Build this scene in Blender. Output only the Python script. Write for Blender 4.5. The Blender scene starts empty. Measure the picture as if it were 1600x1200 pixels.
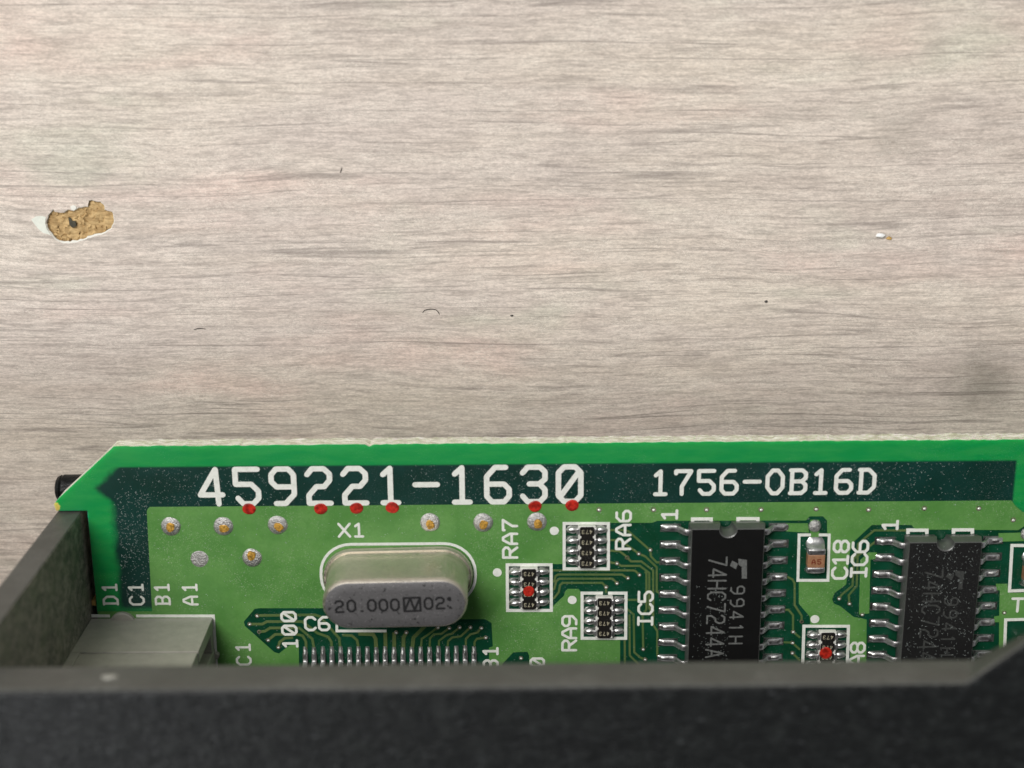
import bpy, bmesh, math, random
from mathutils import Vector, Matrix
from mathutils.geometry import delaunay_2d_cdt
random.seed(7)
sc = bpy.context.scene
COL = sc.collection
sc.unit_settings.system = 'METRIC'
sc.unit_settings.scale_length = 0.001          # one unit is one millimetre
# ------------------------------------------------------------------ camera
FPX, TH, ROLL, CAMH = 2300.0, math.radians(17.0), 0.0076, 96.0
s_, c_ = math.sin(TH), math.cos(TH)
Fv = Vector((0, -s_, -c_)); R0 = Vector((1, 0, 0)); U0 = Vector((0, c_, -s_))
Rv = R0 * math.cos(ROLL) - U0 * math.sin(ROLL)
Uv = R0 * math.sin(ROLL) + U0 * math.cos(ROLL)
Cp = Vector((0, 0, CAMH))
cam = bpy.data.cameras.new('camera'); camo = bpy.data.objects.new('camera', cam); COL.objects.link(camo)
m = Matrix.Identity(4)
for i, ax in enumerate((Rv, Uv, -Fv)):
    for k in range(3): m[k][i] = ax[k]
m.translation = Cp
camo.matrix_world = m
cam.sensor_width = 36.0; cam.lens = 36.0 * FPX / 1600.0
cam.clip_start = 1.0; cam.clip_end = 5000.0
cam.dof.use_dof = True; cam.dof.focus_distance = 106.0
cam.dof.aperture_fstop = cam.lens / 1000.0 / 2.0        # an entrance pupil of about two millimetres
sc.camera = camo
# ------------------------------------------------------------------ light
w = bpy.data.worlds.new('World'); sc.world = w; w.use_nodes = True
bg = w.node_tree.nodes['Background']
bg.inputs[0].default_value = (0.95, 0.97, 1.0, 1); bg.inputs[1].default_value = 0.30
def area(name, loc, target, sx, sy, power, col):
    l = bpy.data.lights.new(name, 'AREA'); l.shape = 'RECTANGLE'; l.size = sx; l.size_y = sy
    l.energy = power; l.color = col
    o = bpy.data.objects.new(name, l); COL.objects.link(o)
    o.location = loc
    o.rotation_euler = (Vector(target) - Vector(loc)).to_track_quat('-Z', 'Y').to_euler()
    return o
area('ceiling_lamp', (-400, 560, 880), (0, -35, 0), 620, 420, 1.1e7, (1.0, 0.972, 0.94))
area('side_lamp', (-560, -420, 900), (0, -35, 0), 300, 300, 5.0e6, (0.96, 0.98, 1.0))
sc.view_settings.view_transform = 'Standard'; sc.view_settings.look = 'None'
sc.view_settings.gamma = 1.0; sc.view_settings.use_curve_mapping = False
sc.view_settings.exposure = 0.12
sc.cycles.use_denoising = True
sc.cycles.max_bounces = 6; sc.cycles.diffuse_bounces = 3; sc.cycles.glossy_bounces = 3
sc.cycles.caustics_reflective = False

def B(px, py, z=0.0):
    """the spot at height z that the photograph shows at pixel px, py"""
    d = Fv + Rv * ((px - 800) / FPX) - Uv * ((py - 600) / FPX)
    t = (z - CAMH) / d.z
    p = Cp + d * t
    return Vector((p.x, p.y, z))

# ------------------------------------------------------------------ materials
def srgb(r, g, b):
    f = lambda c: (c / 255 / 12.92) if c / 255 <= 0.04045 else ((c / 255 + 0.055) / 1.055) ** 2.4
    return (f(r), f(g), f(b), 1)
class NT:
    def __init__(self, name):
        self.m = bpy.data.materials.new(name); self.m.use_nodes = True
        self.t = self.m.node_tree; self.p = self.t.nodes['Principled BSDF']
        g = self.t.nodes.new('ShaderNodeNewGeometry'); self.pos = g.outputs['Position']; self.nor = g.outputs['Normal']
    def n(self, typ, **kw):
        x = self.t.nodes.new(typ)
        for k, v in kw.items(): setattr(x, k, v)
        return x
    def put(self, sock, v):
        if hasattr(v, 'is_linked') or hasattr(v, 'links'): self.t.links.new(v, sock)
        else: sock.default_value = v
    def math(self, op, a, b=0.0, c=None, clamp=False):
        x = self.n('ShaderNodeMath', operation=op, use_clamp=clamp)
        self.put(x.inputs[0], a); self.put(x.inputs[1], b)
        if c is not None: self.put(x.inputs[2], c)
        return x.outputs[0]
    def scaled(self, sx, sy, sz, off=(0, 0, 0), rot=(0, 0, 0)):
        x = self.n('ShaderNodeMapping'); self.put(x.inputs[0], self.pos)
        x.inputs['Location'].default_value = off; x.inputs['Rotation'].default_value = rot
        x.inputs['Scale'].default_value = (sx, sy, sz)
        return x.outputs[0]
    def noise(self, vec, scale, detail=3, rough=0.55, dist=0.0, col=False):
        x = self.n('ShaderNodeTexNoise'); self.put(x.inputs['Vector'], vec)
        x.inputs['Scale'].default_value = scale; x.inputs['Detail'].default_value = detail
        x.inputs['Roughness'].default_value = rough; x.inputs['Distortion'].default_value = dist
        return x.outputs['Color' if col else 'Fac']
    def voro(self, vec, scale, feature='F1'):
        x = self.n('ShaderNodeTexVoronoi', feature=feature); self.put(x.inputs['Vector'], vec)
        x.inputs['Scale'].default_value = scale
        return x.outputs['Distance']
    def ramp(self, v, a, b, lo=0.0, hi=1.0, smooth=True):
        x = self.n('ShaderNodeMapRange'); x.interpolation_type = 'SMOOTHSTEP' if smooth else 'LINEAR'; x.clamp = True
        self.put(x.inputs[0], v)
        for k, q in enumerate((a, b, lo, hi)): x.inputs[k + 1].default_value = q
        return x.outputs[0]
    def mix(self, f, a, b, mode='MIX'):
        x = self.n('ShaderNodeMix', data_type='RGBA', blend_type=mode)
        self.put(x.inputs[0], f); self.put(x.inputs[6], a); self.put(x.inputs[7], b)
        return x.outputs[2]
    def xyz(self):
        x = self.n('ShaderNodeSeparateXYZ'); self.put(x.inputs[0], self.pos); return x.outputs
    def bump(self, h, strength=0.3, dist=0.05):
        x = self.n('ShaderNodeBump'); self.put(x.inputs['Height'], h)
        x.inputs['Strength'].default_value = strength; x.inputs['Distance'].default_value = dist
        self.t.links.new(x.outputs[0], self.p.inputs['Normal'])
    def set(self, **kw):
        for k, v in kw.items(): self.put(self.p.inputs[k.replace('_', ' ')], v)
        return self.m

def dusty(nt, col, scale=9.0, thr=0.80, amount=0.5, tint=(0.50, 0.55, 0.53, 1)):
    scale *= 1.7
    """pale dust specks lying on a surface, thicker in drifts"""
    a = nt.noise(nt.pos, scale, 1, 0.6)
    drift = nt.ramp(nt.noise(nt.pos, 0.28, 2), 0.38, 0.66)
    f = nt.ramp(a, thr - 0.13, thr, 0, amount)
    return nt.mix(nt.math('MULTIPLY', f, drift), col, tint)

def mat_plain(name, col, rough=0.5, metal=0.0, bump=None, var=0.0, vscale=4.0, spec=0.5):
    nt = NT(name); c = col
    if var:
        f = nt.noise(nt.pos, vscale, 4, 0.6)
        c = nt.mix(nt.ramp(f, 0.3, 0.7, 0, 1), tuple(x * (1 - var) for x in col[:3]) + (1,), tuple(min(1, x * (1 + var)) for x in col[:3]) + (1,))
    if bump: nt.bump(nt.noise(nt.pos, bump[0], 4, 0.6), bump[1], bump[2])
    return nt.set(Base_Color=c, Roughness=rough, Metallic=metal, Specular_IOR_Level=spec)

M = {}
# --- wood-print laminate of the table
def mat_table():
    nt = NT('table_laminate')
    wob = nt.noise(nt.scaled(0.05, 0.05, 0.05), 1.0, 2, 0.5, col=True)
    wv = nt.n('ShaderNodeVectorMath', operation='MULTIPLY_ADD')
    nt.put(wv.inputs[0], wob); wv.inputs[1].default_value = (0, 1.6, 0); nt.put(wv.inputs[2], nt.pos)
    def mp(sx, sy, off=0):
        x = nt.n('ShaderNodeMapping'); nt.put(x.inputs[0], wv.outputs[0]); x.inputs['Scale'].default_value = (sx, sy, 1)
        x.inputs['Location'].default_value = (off, off * 1.7, 0); x.inputs['Rotation'].default_value = (0, 0, math.radians(-0.8))
        return x.outputs[0]
    tint = nt.noise(mp(0.028, 0.09), 1.0, 3, 0.6)
    base = nt.mix(nt.ramp(tint, 0.30, 0.70), srgb(192, 182, 174), srgb(201, 192, 180))
    pk = nt.ramp(nt.noise(mp(0.035, 0.13, 9), 1.0, 3, 0.6), 0.50, 0.70, 0, 0.55)
    base = nt.mix(pk, base, srgb(206, 182, 172))
    gr = nt.ramp(nt.noise(mp(0.06, 0.16, 21), 1.0, 3, 0.6), 0.56, 0.74, 0, 0.40)
    base = nt.mix(gr, base, srgb(178, 184, 166))
    dk = lambda c, k: nt.mix(1.0, c, (k, k * 0.985, k * 0.97, 1), 'MULTIPLY')
    streak = nt.noise(mp(0.05, 0.7, 3), 1.0, 4, 0.6, 0.15)
    base = nt.mix(nt.ramp(streak, 0.40, 0.66, 0, 0.6), base, dk(base, 0.90))
    fine = nt.noise(mp(0.55, 4.4, 5), 1.0, 4, 0.72, 0.4)
    base = nt.mix(nt.ramp(fine, 0.36, 0.64), dk(base, 1.12), dk(base, 0.82))
    fuzz = nt.noise(mp(3.2, 9.0, 201), 1.0, 3, 0.7, 0.8)
    base = nt.mix(nt.ramp(fuzz, 0.36, 0.64), dk(base, 1.12), dk(base, 0.84))
    fib = nt.noise(mp(2.6, 6.0, 15), 1.0, 2, 0.6, 1.4)
    curl = nt.ramp(nt.math('ABSOLUTE', nt.math('SUBTRACT', fib, 0.5)), 0.0, 0.04, 1, 0)
    curl = nt.math('MULTIPLY', curl, nt.ramp(nt.noise(mp(0.25, 0.5, 61), 1.0, 2), 0.40, 0.62))
    base = nt.mix(nt.math('MULTIPLY', curl, 0.55), base, srgb(232, 224, 210))
    def grain(sx, sy, off, wd, amt, lo, hi, bx, by, col):
        n = nt.noise(mp(sx, sy, off), 1.0, 2, 0.45, 0.12)
        l = nt.ramp(nt.math('ABSOLUTE', nt.math('SUBTRACT', n, 0.5)), 0.0, wd, 1, 0)
        b = nt.ramp(nt.noise(mp(bx, by, off + 13), 1.0, 4, 0.7), lo, hi)
        l = nt.math('MULTIPLY', l, b)
        return l, nt.math('MULTIPLY', l, amt), col
    la, aa, ca = grain(0.012, 0.62, 31, 0.019, 0.52, 0.40, 0.58, 0.13, 1.0, srgb(110, 101, 95))
    base = nt.mix(aa, base, ca)
    lb, ab, cb = grain(0.022, 1.3, 77, 0.030, 0.40, 0.42, 0.62, 0.20, 1.6, srgb(122, 112, 105))
    base = nt.mix(ab, base, cb)
    lc, ac, cc_ = grain(0.060, 2.4, 143, 0.040, 0.38, 0.40, 0.60, 0.4, 2.2, srgb(132, 122, 114))
    base = nt.mix(ac, base, cc_)
    lines = nt.math('ADD', la, nt.math('MULTIPLY', lb, 0.5))
    # two soft darker spots
    for (sx, sy, r, a) in (DARK_SPOTS):
        q = nt.n('ShaderNodeVectorMath', operation='DISTANCE'); nt.put(q.inputs[0], nt.pos); q.inputs[1].default_value = (sx, sy, DESKZ)
        dd = nt.math('ADD', q.outputs['Value'], nt.math('MULTIPLY', nt.noise(nt.pos, 0.55, 3), 2.2))
        base = nt.mix(nt.ramp(dd, 0.6, r + 2.2, a, 0), base, srgb(104, 98, 88))
    h = nt.math('ADD', nt.math('MULTIPLY', fine, 0.6), nt.math('MULTIPLY', fib, 0.4))
    nt.bump(nt.math('SUBTRACT', h, nt.math('MULTIPLY', lines, 0.4)), 0.5, 0.07)
    return nt.set(Base_Color=base, Roughness=nt.ramp(fine, 0.3, 0.7, 0.42, 0.6), Specular_IOR_Level=0.4)
DESKZ = -6.2
_a = B(1540, 598, DESKZ); _b = B(1405, 205, DESKZ)
DARK_SPOTS = ((_a.x, _a.y, 3.0, 0.60), (_b.x, _b.y, 1.8, 0.32))
M['table'] = mat_table()

# --- laminate with solder mask; the inner copper plane shows through as a dark field with soft borders
XL = B(174, 800).x; YT = B(700, 725.5).y; YM = B(152, 763).y; XR = B(1586, 750).x; YB = B(200, 955).y
TIP = B(84, 790)
def mat_mask():
    nt = NT('mask_on_laminate'); x, y, z = nt.xyz()
    wn = nt.math('MULTIPLY', nt.math('SUBTRACT', nt.noise(nt.pos, 1.2, 4), 0.5), 0.8)
    dy = nt.math('SUBTRACT', y, YM)
    up = nt.math('SUBTRACT', 1.0, dy)
    dn = nt.math('MAXIMUM', nt.math('ADD', 1.0, dy), 0.0)
    off = nt.math('MINIMUM', up, dn)
    dx = nt.math('ADD', nt.math('ADD', nt.math('SUBTRACT', x, XL), off), wn)
    f = nt.ramp(dx, -0.32, 0.42)
    f = nt.math('MULTIPLY', f, nt.ramp(nt.math('SUBTRACT', YT, y), -0.08, 0.12))
    f = nt.math('MULTIPLY', f, nt.ramp(nt.math('SUBTRACT', XR, x), -0.10, 0.12))
    f = nt.math('MULTIPLY', f, nt.ramp(nt.math('SUBTRACT', y, YB), -0.2, 0.5))
    clear = nt.mix(nt.ramp(nt.noise(nt.scaled(0.35, 1.6, 1.0), 1.0, 4, 0.65), 0.34, 0.68), srgb(10, 150, 76), srgb(40, 157, 80))
    dark = nt.mix(nt.ramp(nt.noise(nt.pos, 0.35, 3), 0.3, 0.7), srgb(9, 48, 40), srgb(14, 56, 50))
    c = nt.mix(f, clear, dark)
    c = dusty(nt, c, 7.0, 0.74, 0.24)
    q = nt.n('ShaderNodeVectorMath', operation='DISTANCE'); nt.put(q.inputs[0], nt.pos); q.inputs[1].default_value = (TIP.x, TIP.y - 0.1, 0)
    bare = nt.ramp(nt.math('ADD', q.outputs['Value'], wn), 0.30, 0.42, 1, 0)
    c = nt.mix(bare, c, srgb(206, 190, 96))
    nt.bump(nt.noise(nt.pos, 2.5, 4, 0.6), 0.10, 0.03)
    nt.set(Base_Color=c, Roughness=0.38, Specular_IOR_Level=0.5)
    sw = nt.math('SUBTRACT', 0.9, nt.math('MULTIPLY', f, 0.85))
    nt.put(nt.p.inputs['Subsurface Weight'], sw)
    nt.p.inputs['Subsurface Radius'].default_value = (0.5, 1.0, 0.65); nt.p.inputs['Subsurface Scale'].default_value = 1.5
    return nt.m
M['mask'] = mat_mask()
def mat_edge():
    nt = NT('glass_fibre_edge'); n = nt.noise(nt.scaled(0.7, 0.7, 6.0), 1.6, 4, 0.7)
    c = nt.mix(nt.ramp(n, 0.35, 0.65), srgb(176, 178, 146), srgb(250, 250, 236))
    nt.bump(n, 0.6, 0.12)
    nt.set(Base_Color=c, Roughness=0.6)
    nt.p.inputs['Subsurface Weight'].default_value = 0.6
    nt.p.inputs['Subsurface Radius'].default_value = (0.7, 0.9, 0.6); nt.p.inputs['Subsurface Scale'].default_value = 0.8
    return nt.m
M['edge'] = mat_edge()
def mat_pour(name, a, b, dust=0.30):
    nt = NT(name)
    c = nt.mix(nt.ramp(nt.noise(nt.pos, 0.30, 4, 0.6), 0.32, 0.68), a, b)
    c = nt.mix(nt.ramp(nt.noise(nt.pos, 4.0, 4, 0.7), 0.35, 0.75, 0, 0.28), c, tuple(q * 0.7 for q in a[:3]) + (1,))
    c = dusty(nt, c, 7.5, 0.72, dust, (0.62, 0.72, 0.5, 1))
    nt.bump(nt.math('ADD', nt.noise(nt.pos, 7.0, 4, 0.65), nt.noise(nt.pos, 0.8, 2)), 0.16, 0.03)
    return nt.set(Base_Color=c, Roughness=nt.ramp(nt.noise(nt.pos, 1.3, 3), 0.3, 0.7, 0.34, 0.5), Specular_IOR_Level=0.55)
M['pour'] = mat_pour('mask_on_copper', srgb(84, 138, 66), srgb(102, 153, 80))
M['trace'] = mat_pour('mask_on_trace', srgb(80, 106, 58), srgb(100, 116, 68), 0.12)
def mat_clear():
    nt = NT('mask_in_clearance')
    c = nt.mix(nt.ramp(nt.noise(nt.pos, 0.7, 3), 0.3, 0.7), srgb(5, 60, 36), srgb(9, 72, 50))
    c = dusty(nt, c, 7.5, 0.76, 0.4)
    nt.bump(nt.noise(nt.pos, 5.0, 3), 0.12, 0.03)
    return nt.set(Base_Color=c, Roughness=0.36)
M['clear'] = mat_clear()
def mat_silk():
    nt = NT('white_legend_ink')
    c = nt.mix(nt.ramp(nt.noise(nt.pos, 3.0, 4, 0.7), 0.4, 0.8), srgb(236, 238, 230), srgb(212, 217, 206))
    c = nt.mix(nt.ramp(nt.noise(nt.pos, 9.0, 2), 0.74, 0.80, 0, 0.8), c, srgb(120, 132, 118))
    return nt.set(Base_Color=c, Roughness=0.55)
M['silk'] = mat_silk()
def mat_metal(name, col, rough, bs=6.0, bst=0.25, dirt=0.25, bd=0.05):
    nt = NT(name)
    n = nt.noise(nt.pos, bs, 4, 0.65)
    c = nt.mix(nt.ramp(nt.noise(nt.pos, bs * 0.4, 4, 0.6), 0.35, 0.75, 0, dirt * 2), col, tuple(q * 0.55 for q in col[:3]) + (1,))
    nt.bump(n, bst, bd)
    return nt.set(Base_Color=c, Metallic=1.0, Roughness=nt.ramp(n, 0.3, 0.7, rough * 0.75, rough * 1.25))
M['solder'] = mat_metal('solder', (0.68, 0.68, 0.66, 1), 0.38, 3.0, 0.4)
M['dull_solder'] = mat_metal('dull_solder', (0.66, 0.65, 0.63, 1), 0.50, 7.0, 1.0, 0.3, 0.09)
M['tin'] = mat_metal('tinned_lead', (0.64, 0.63, 0.63, 1), 0.42, 4.0, 0.25)
M['pad'] = mat_metal('shaded_pad', (0.28, 0.30, 0.28, 1), 0.45, 5.0, 0.3)  # pads darkened; shade under leads and terminals is put into the colour
M['gold'] = mat_plain('brass_pin', srgb(196, 150, 62), 0.45, 0.35, (6.0, 0.8, 0.12), 0.45, 5.0)
M['can'] = mat_metal('nickel_can', (0.69, 0.64, 0.545, 1), 0.48, 5.0, 0.06, 0.10)
def mat_cantop():
    nt = NT('pitted_nickel')
    v = nt.ramp(nt.noise(nt.pos, 3.4, 3, 0.7), 0.58, 0.70)
    c = nt.mix(v, (0.25, 0.245, 0.25, 1), (0.04, 0.04, 0.04, 1))
    c = nt.mix(nt.ramp(nt.noise(nt.pos, 8.0, 2), 0.62, 0.74, 0, 0.6), c, (0.62, 0.61, 0.60, 1))
    nt.bump(nt.noise(nt.pos, 7.0, 4, 0.7), 0.4, 0.06)
    return nt.set(Base_Color=c, Metallic=0.75, Roughness=0.5)
M['cantop'] = mat_cantop()
def mat_black(name, a, rough, dust, bsc, bst, thr=0.74, spec=0.5):
    nt = NT(name)
    c = nt.mix(nt.noise(nt.pos, 1.2, 4), a, tuple(q * 1.7 for q in a[:3]) + (1,))
    if dust: c = dusty(nt, c, 8.0, thr, dust, (0.42, 0.44, 0.42, 1))
    nt.bump(nt.noise(nt.pos, bsc, 4, 0.6), bst, 0.05)
    return nt.set(Base_Color=c, Roughness=rough, Specular_IOR_Level=spec)
M['epoxy'] = mat_black('epoxy_clean', (0.005, 0.005, 0.005, 1), 0.42, 0.06, 14.0, 0.10, 0.80, 0.28)
M['epoxy_dusty'] = mat_black('epoxy_dusty', (0.009, 0.009, 0.009, 1), 0.50, 0.18, 14.0, 0.15, 0.74, 0.30)
M['flank_sheen'] = mat_black('epoxy_flank_sheen', (0.055, 0.057, 0.054, 1), 0.34, 0.12, 9.0, 0.35, 0.74, 1.0)  # glossier flanks; their brighter sheen is also put into the base colour
def mat_housing():
    nt = NT('housing_plastic')
    st = nt.noise(nt.scaled(0.9, 3.0, 1.0, rot=(0, 0, math.radians(42))), 1.3, 4, 0.65, 0.5)
    bl = nt.noise(nt.pos, 0.9, 4, 0.65)
    c = nt.mix(nt.ramp(st, 0.52, 0.80, 0, 0.7), (0.003, 0.0035, 0.0035, 1), (0.034, 0.037, 0.038, 1))
    c = nt.mix(nt.ramp(bl, 0.42, 0.75, 0, 0.5), c, (0.016, 0.018, 0.017, 1))
    c = nt.mix(nt.ramp(nt.noise(nt.scaled(0.8, 2.6, 1.0, rot=(0, 0, math.radians(38))), 1.6, 2, 0.6), 0.64, 0.84, 0, 0.45), c, (0.10, 0.105, 0.11, 1))
    nt.bump(nt.math('ADD', bl, st), 0.7, 0.12)
    return nt.set(Base_Color=c, Roughness=0.36, Specular_IOR_Level=0.22)
M['housing'] = mat_housing()
M['rim_sheen'] = mat_black('housing_rim_sheen', (0.050, 0.052, 0.046, 1), 0.50, 0.25, 1.6, 0.5, 0.66)  # sheen of the north rim faces put into a lighter grey, plus dust
def mat_wall():
    nt = NT('wall_plastic')
    n = nt.noise(nt.pos, 1.6, 5, 0.7)
    c = nt.mix(nt.ramp(n, 0.34, 0.68), (0.065, 0.066, 0.056, 1), (0.25, 0.235, 0.195, 1))
    c = nt.mix(nt.ramp(nt.noise(nt.pos, 0.5, 3), 0.45, 0.7, 0, 0.5), c, (0.10, 0.12, 0.075, 1))
    c = dusty(nt, c, 5.0, 0.70, 0.5, (0.4, 0.4, 0.34, 1))
    nt.bump(nt.noise(nt.pos, 3.0, 5, 0.7), 0.9, 0.10)
    return nt.set(Base_Color=c, Roughness=0.5)
M['wall'] = mat_wall()
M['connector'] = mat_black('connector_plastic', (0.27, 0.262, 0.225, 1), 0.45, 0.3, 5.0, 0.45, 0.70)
M['glass_black'] = mat_black('resistor_glaze', (0.010, 0.009, 0.008, 1), 0.35, 0.25, 8.0, 0.4)
M['ceramic'] = mat_plain('white_ceramic', srgb(222, 222, 214), 0.5, var=0.08)
M['cap'] = mat_plain('brown_ceramic', srgb(156, 114, 84), 0.45, var=0.15, bump=(6, 0.2, 0.04))
M['capink'] = mat_plain('brown_ink', srgb(112, 44, 22), 0.5)
M['red'] = mat_plain('red_ink', srgb(174, 40, 28), 0.35, var=0.5, vscale=3.2, bump=(5, 0.4, 0.08))
M['mark'] = mat_plain('grey_marking', srgb(100, 102, 100), 0.6, var=0.25, vscale=6.0)
M['mark_dim'] = mat_plain('grey_marking_dusty', srgb(60, 62, 60), 0.6, var=0.35, vscale=6.0)
M['mark_buff'] = mat_plain('buff_marking', srgb(168, 162, 138), 0.6, var=0.4, vscale=8.0)
M['black_ink'] = mat_plain('black_ink', (0.012, 0.012, 0.013, 1), 0.6)
M['hole'] = mat_plain('via_hole', (0.03, 0.035, 0.025, 1), 0.6)
M['rim'] = mat_metal('via_rim', (0.52, 0.46, 0.34, 1), 0.5, 6.0, 0.4)
M['glint'] = mat_plain('via_tin', (0.86, 0.85, 0.80, 1), 0.3, 0.4)
def mat_core():
    nt = NT('particle_board')
    n = nt.noise(nt.scaled(1.0, 2.4, 1.0), 1.3, 5, 0.7, 0.8)
    c = nt.mix(nt.ramp(n, 0.32, 0.68), srgb(152, 122, 78), srgb(198, 168, 118))
    nt.bump(n, 0.6, 0.18)
    return nt.set(Base_Color=c, Roughness=0.8)
M['core'] = mat_core()
M['paper'] = mat_plain('torn_paper', srgb(212, 210, 200), 0.7, var=0.06)
M['flake'] = mat_plain('pale_flake', srgb(206, 208, 196), 0.55, var=0.05)
M['burr_light'] = mat_plain('burr_highlight', srgb(150, 150, 142), 0.5, var=0.2)  # pale colour stands in for the highlight on the burr
M['pitch'] = mat_plain('pit_shade', srgb(62, 58, 44), 0.8, var=0.3)  # dark pit in the chipped core; its shade is put into this colour
M['fibre'] = mat_plain('dust_fibre', (0.40, 0.45, 0.43, 1), 0.6, var=0.5, vscale=3.0)
M['hair'] = mat_plain('dark_hair', (0.03, 0.025, 0.02, 1), 0.5)
M['crumb'] = mat_plain('white_crumb', (0.8, 0.8, 0.78, 1), 0.5)
M['tan'] = mat_plain('bare_laminate', srgb(186, 150, 84), 0.6, var=0.2)

# ------------------------------------------------------------------ mesh helpers
class MB:
    def __init__(self): self.v = []; self.f = []; self.mi = []
    def add(self, vs, fs, mi=0):
        o = len(self.v); self.v += [tuple(q) for q in vs]
        for f in fs: self.f.append([i + o for i in f]); self.mi.append(mi)
        return self
    def box(self, x0, x1, y0, y1, z0, z1, mi=0):
        vs = [(x, y, z) for z in (z0, z1) for y in (y0, y1) for x in (x0, x1)]
        return self.add(vs, [(0, 2, 3, 1), (4, 5, 7, 6), (0, 1, 5, 4), (2, 6, 7, 3), (0, 4, 6, 2), (1, 3, 7, 5)], mi)
    def loft(self, rings, cap0=True, cap1=True, mi=0):
        n = len(rings[0]); vs = [p for r in rings for p in r]; fs = []
        for k in range(len(rings) - 1):
            for i in range(n):
                j = (i + 1) % n
                fs.append((k * n + i, k * n + j, (k + 1) * n + j, (k + 1) * n + i))
        if cap0: fs.append(tuple(range(n - 1, -1, -1)))
        if cap1: fs.append(tuple((len(rings) - 1) * n + i for i in range(n)))
        return self.add(vs, fs, mi)
    def prism(self, poly, z0, z1, mi=0):
        a = sum(poly[i][0] * poly[(i + 1) % len(poly)][1] - poly[(i + 1) % len(poly)][0] * poly[i][1] for i in range(len(poly)))
        if a < 0: poly = poly[::-1]
        return self.loft([[(p[0], p[1], z0) for p in poly], [(p[0], p[1], z1) for p in poly]], mi=mi)
    def lathe(self, prof, n=20, cx=0, cy=0, sx=1, sy=1, wob=0.0, mi=0):
        ph = random.random() * 6
        rings = [[(cx + r * sx * (1 + wob * math.sin(3 * t + ph)) * math.cos(t), cy + r * sy * (1 + wob * math.sin(2 * t + ph)) * math.sin(t), z) for t in [2 * math.pi * i / n for i in range(n)]] for r, z in prof]
        return self.loft(rings, mi=mi)
    def capsule(self, a, b, wd, z0, z1, seg=5, mi=0):
        dx, dy = b[0] - a[0], b[1] - a[1]
        t = math.atan2(dy, dx) if abs(dx) + abs(dy) > 1e-9 else 0
        r = wd / 2; pts = []
        for i in range(seg + 1):
            q = t - math.pi / 2 + math.pi * i / seg; pts.append((b[0] + r * math.cos(q), b[1] + r * math.sin(q)))
        for i in range(seg + 1):
            q = t + math.pi / 2 + math.pi * i / seg; pts.append((a[0] + r * math.cos(q), a[1] + r * math.sin(q)))
        return self.prism(pts, z0, z1, mi)
    def ribbon(self, pts, wd, z0, z1, mi=0, closed=False):
        """flat strip with mitred bends"""
        n = len(pts); L = []; Rr = []
        for i in range(n):
            p = Vector(pts[i][:2])
            a = Vector(pts[i - 1][:2]) if (i > 0 or closed) else None
            b = Vector(pts[(i + 1) % n][:2]) if (i < n - 1 or closed) else None
            d1 = (p - a).normalized() if a is not None else (b - p).normalized()
            d2 = (b - p).normalized() if b is not None else d1
            t = (d1 + d2).normalized(); nn = Vector((-t.y, t.x))
            k = wd / 2 / max(0.35, nn.dot(Vector((-d1.y, d1.x))))
            L.append(p + nn * k); Rr.append(p - nn * k)
        vs = []
        for i in range(n): vs += [(L[i].x, L[i].y, z1), (Rr[i].x, Rr[i].y, z1), (Rr[i].x, Rr[i].y, z0), (L[i].x, L[i].y, z0)]
        fs = []
        for i in range(n if closed else n - 1):
            a = 4 * i; b = 4 * ((i + 1) % n)
            fs += [(a, a + 1, b + 1, b), (a + 1, a + 2, b + 2, b + 1), (a + 3, a, b, b + 3)]
        if not closed: fs += [(0, 3, 2, 1), (4 * n - 4, 4 * n - 3, 4 * n - 2, 4 * n - 1)]
        return self.add(vs, fs, mi)
    def mesh(self, name, mats, smooth=None):
        me = bpy.data.meshes.new(name); me.from_pydata(self.v, [], self.f)
        for q in (mats if isinstance(mats, (list, tuple)) else [mats]): me.materials.append(M[q])
        me.polygons.foreach_set('material_index', self.mi)
        bm = bmesh.new(); bm.from_mesh(me); bmesh.ops.recalc_face_normals(bm, faces=bm.faces); bm.to_mesh(me); bm.free()
        if smooth is not None:
            me.polygons.foreach_set('use_smooth', [True] * len(me.polygons))
            me.set_sharp_from_angle(angle=math.radians(smooth))
        me.update(); return me

def tag(o, label=None, cat=None, group=None, kind=None):
    if label: o['label'] = label
    if cat: o['category'] = cat
    if group: o['group'] = group
    if kind: o['kind'] = kind
    return o
def empty(name, loc, label=None, cat=None, group=None, kind=None):
    o = bpy.data.objects.new(name, None); COL.objects.link(o); o.location = loc; o.empty_display_size = 1.0
    return tag(o, label, cat, group, kind)
def obj(name, me, parent=None, loc=(0, 0, 0), rz=0.0):
    o = bpy.data.objects.new(name, me); COL.objects.link(o); o.parent = parent
    o.location = loc; o.rotation_euler = (0, 0, rz); return o
def wloc(o):
    v = Vector(o.location)
    return v + wloc(o.parent) if o.parent else v
def part(name, mb, mats, parent, smooth=None):
    """mb holds world coordinates; the part hangs under its parent"""
    o = obj(name, mb.mesh(name, mats, smooth), parent)
    if parent:
        off = wloc(parent); o.data.transform(Matrix.Translation(-off))
    return o
def bevel(o, wd, seg=2, ang=35):
    b = o.modifiers.new('bevel', 'BEVEL'); b.width = wd; b.segments = seg; b.limit_method = 'ANGLE'; b.angle_limit = math.radians(ang)
    o.data.polygons.foreach_set('use_smooth', [True] * len(o.data.polygons)); o.data.set_sharp_from_angle(angle=math.radians(60))
    b.harden_normals = False
    return o
def inside(p, poly):
    r = False; n = len(poly); x, y = p
    for i in range(n):
        x1, y1 = poly[i]; x2, y2 = poly[(i + 1) % n]
        if (y1 > y) != (y2 > y) and x < (x2 - x1) * (y - y1) / (y2 - y1) + x1: r = not r
    return r
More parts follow.
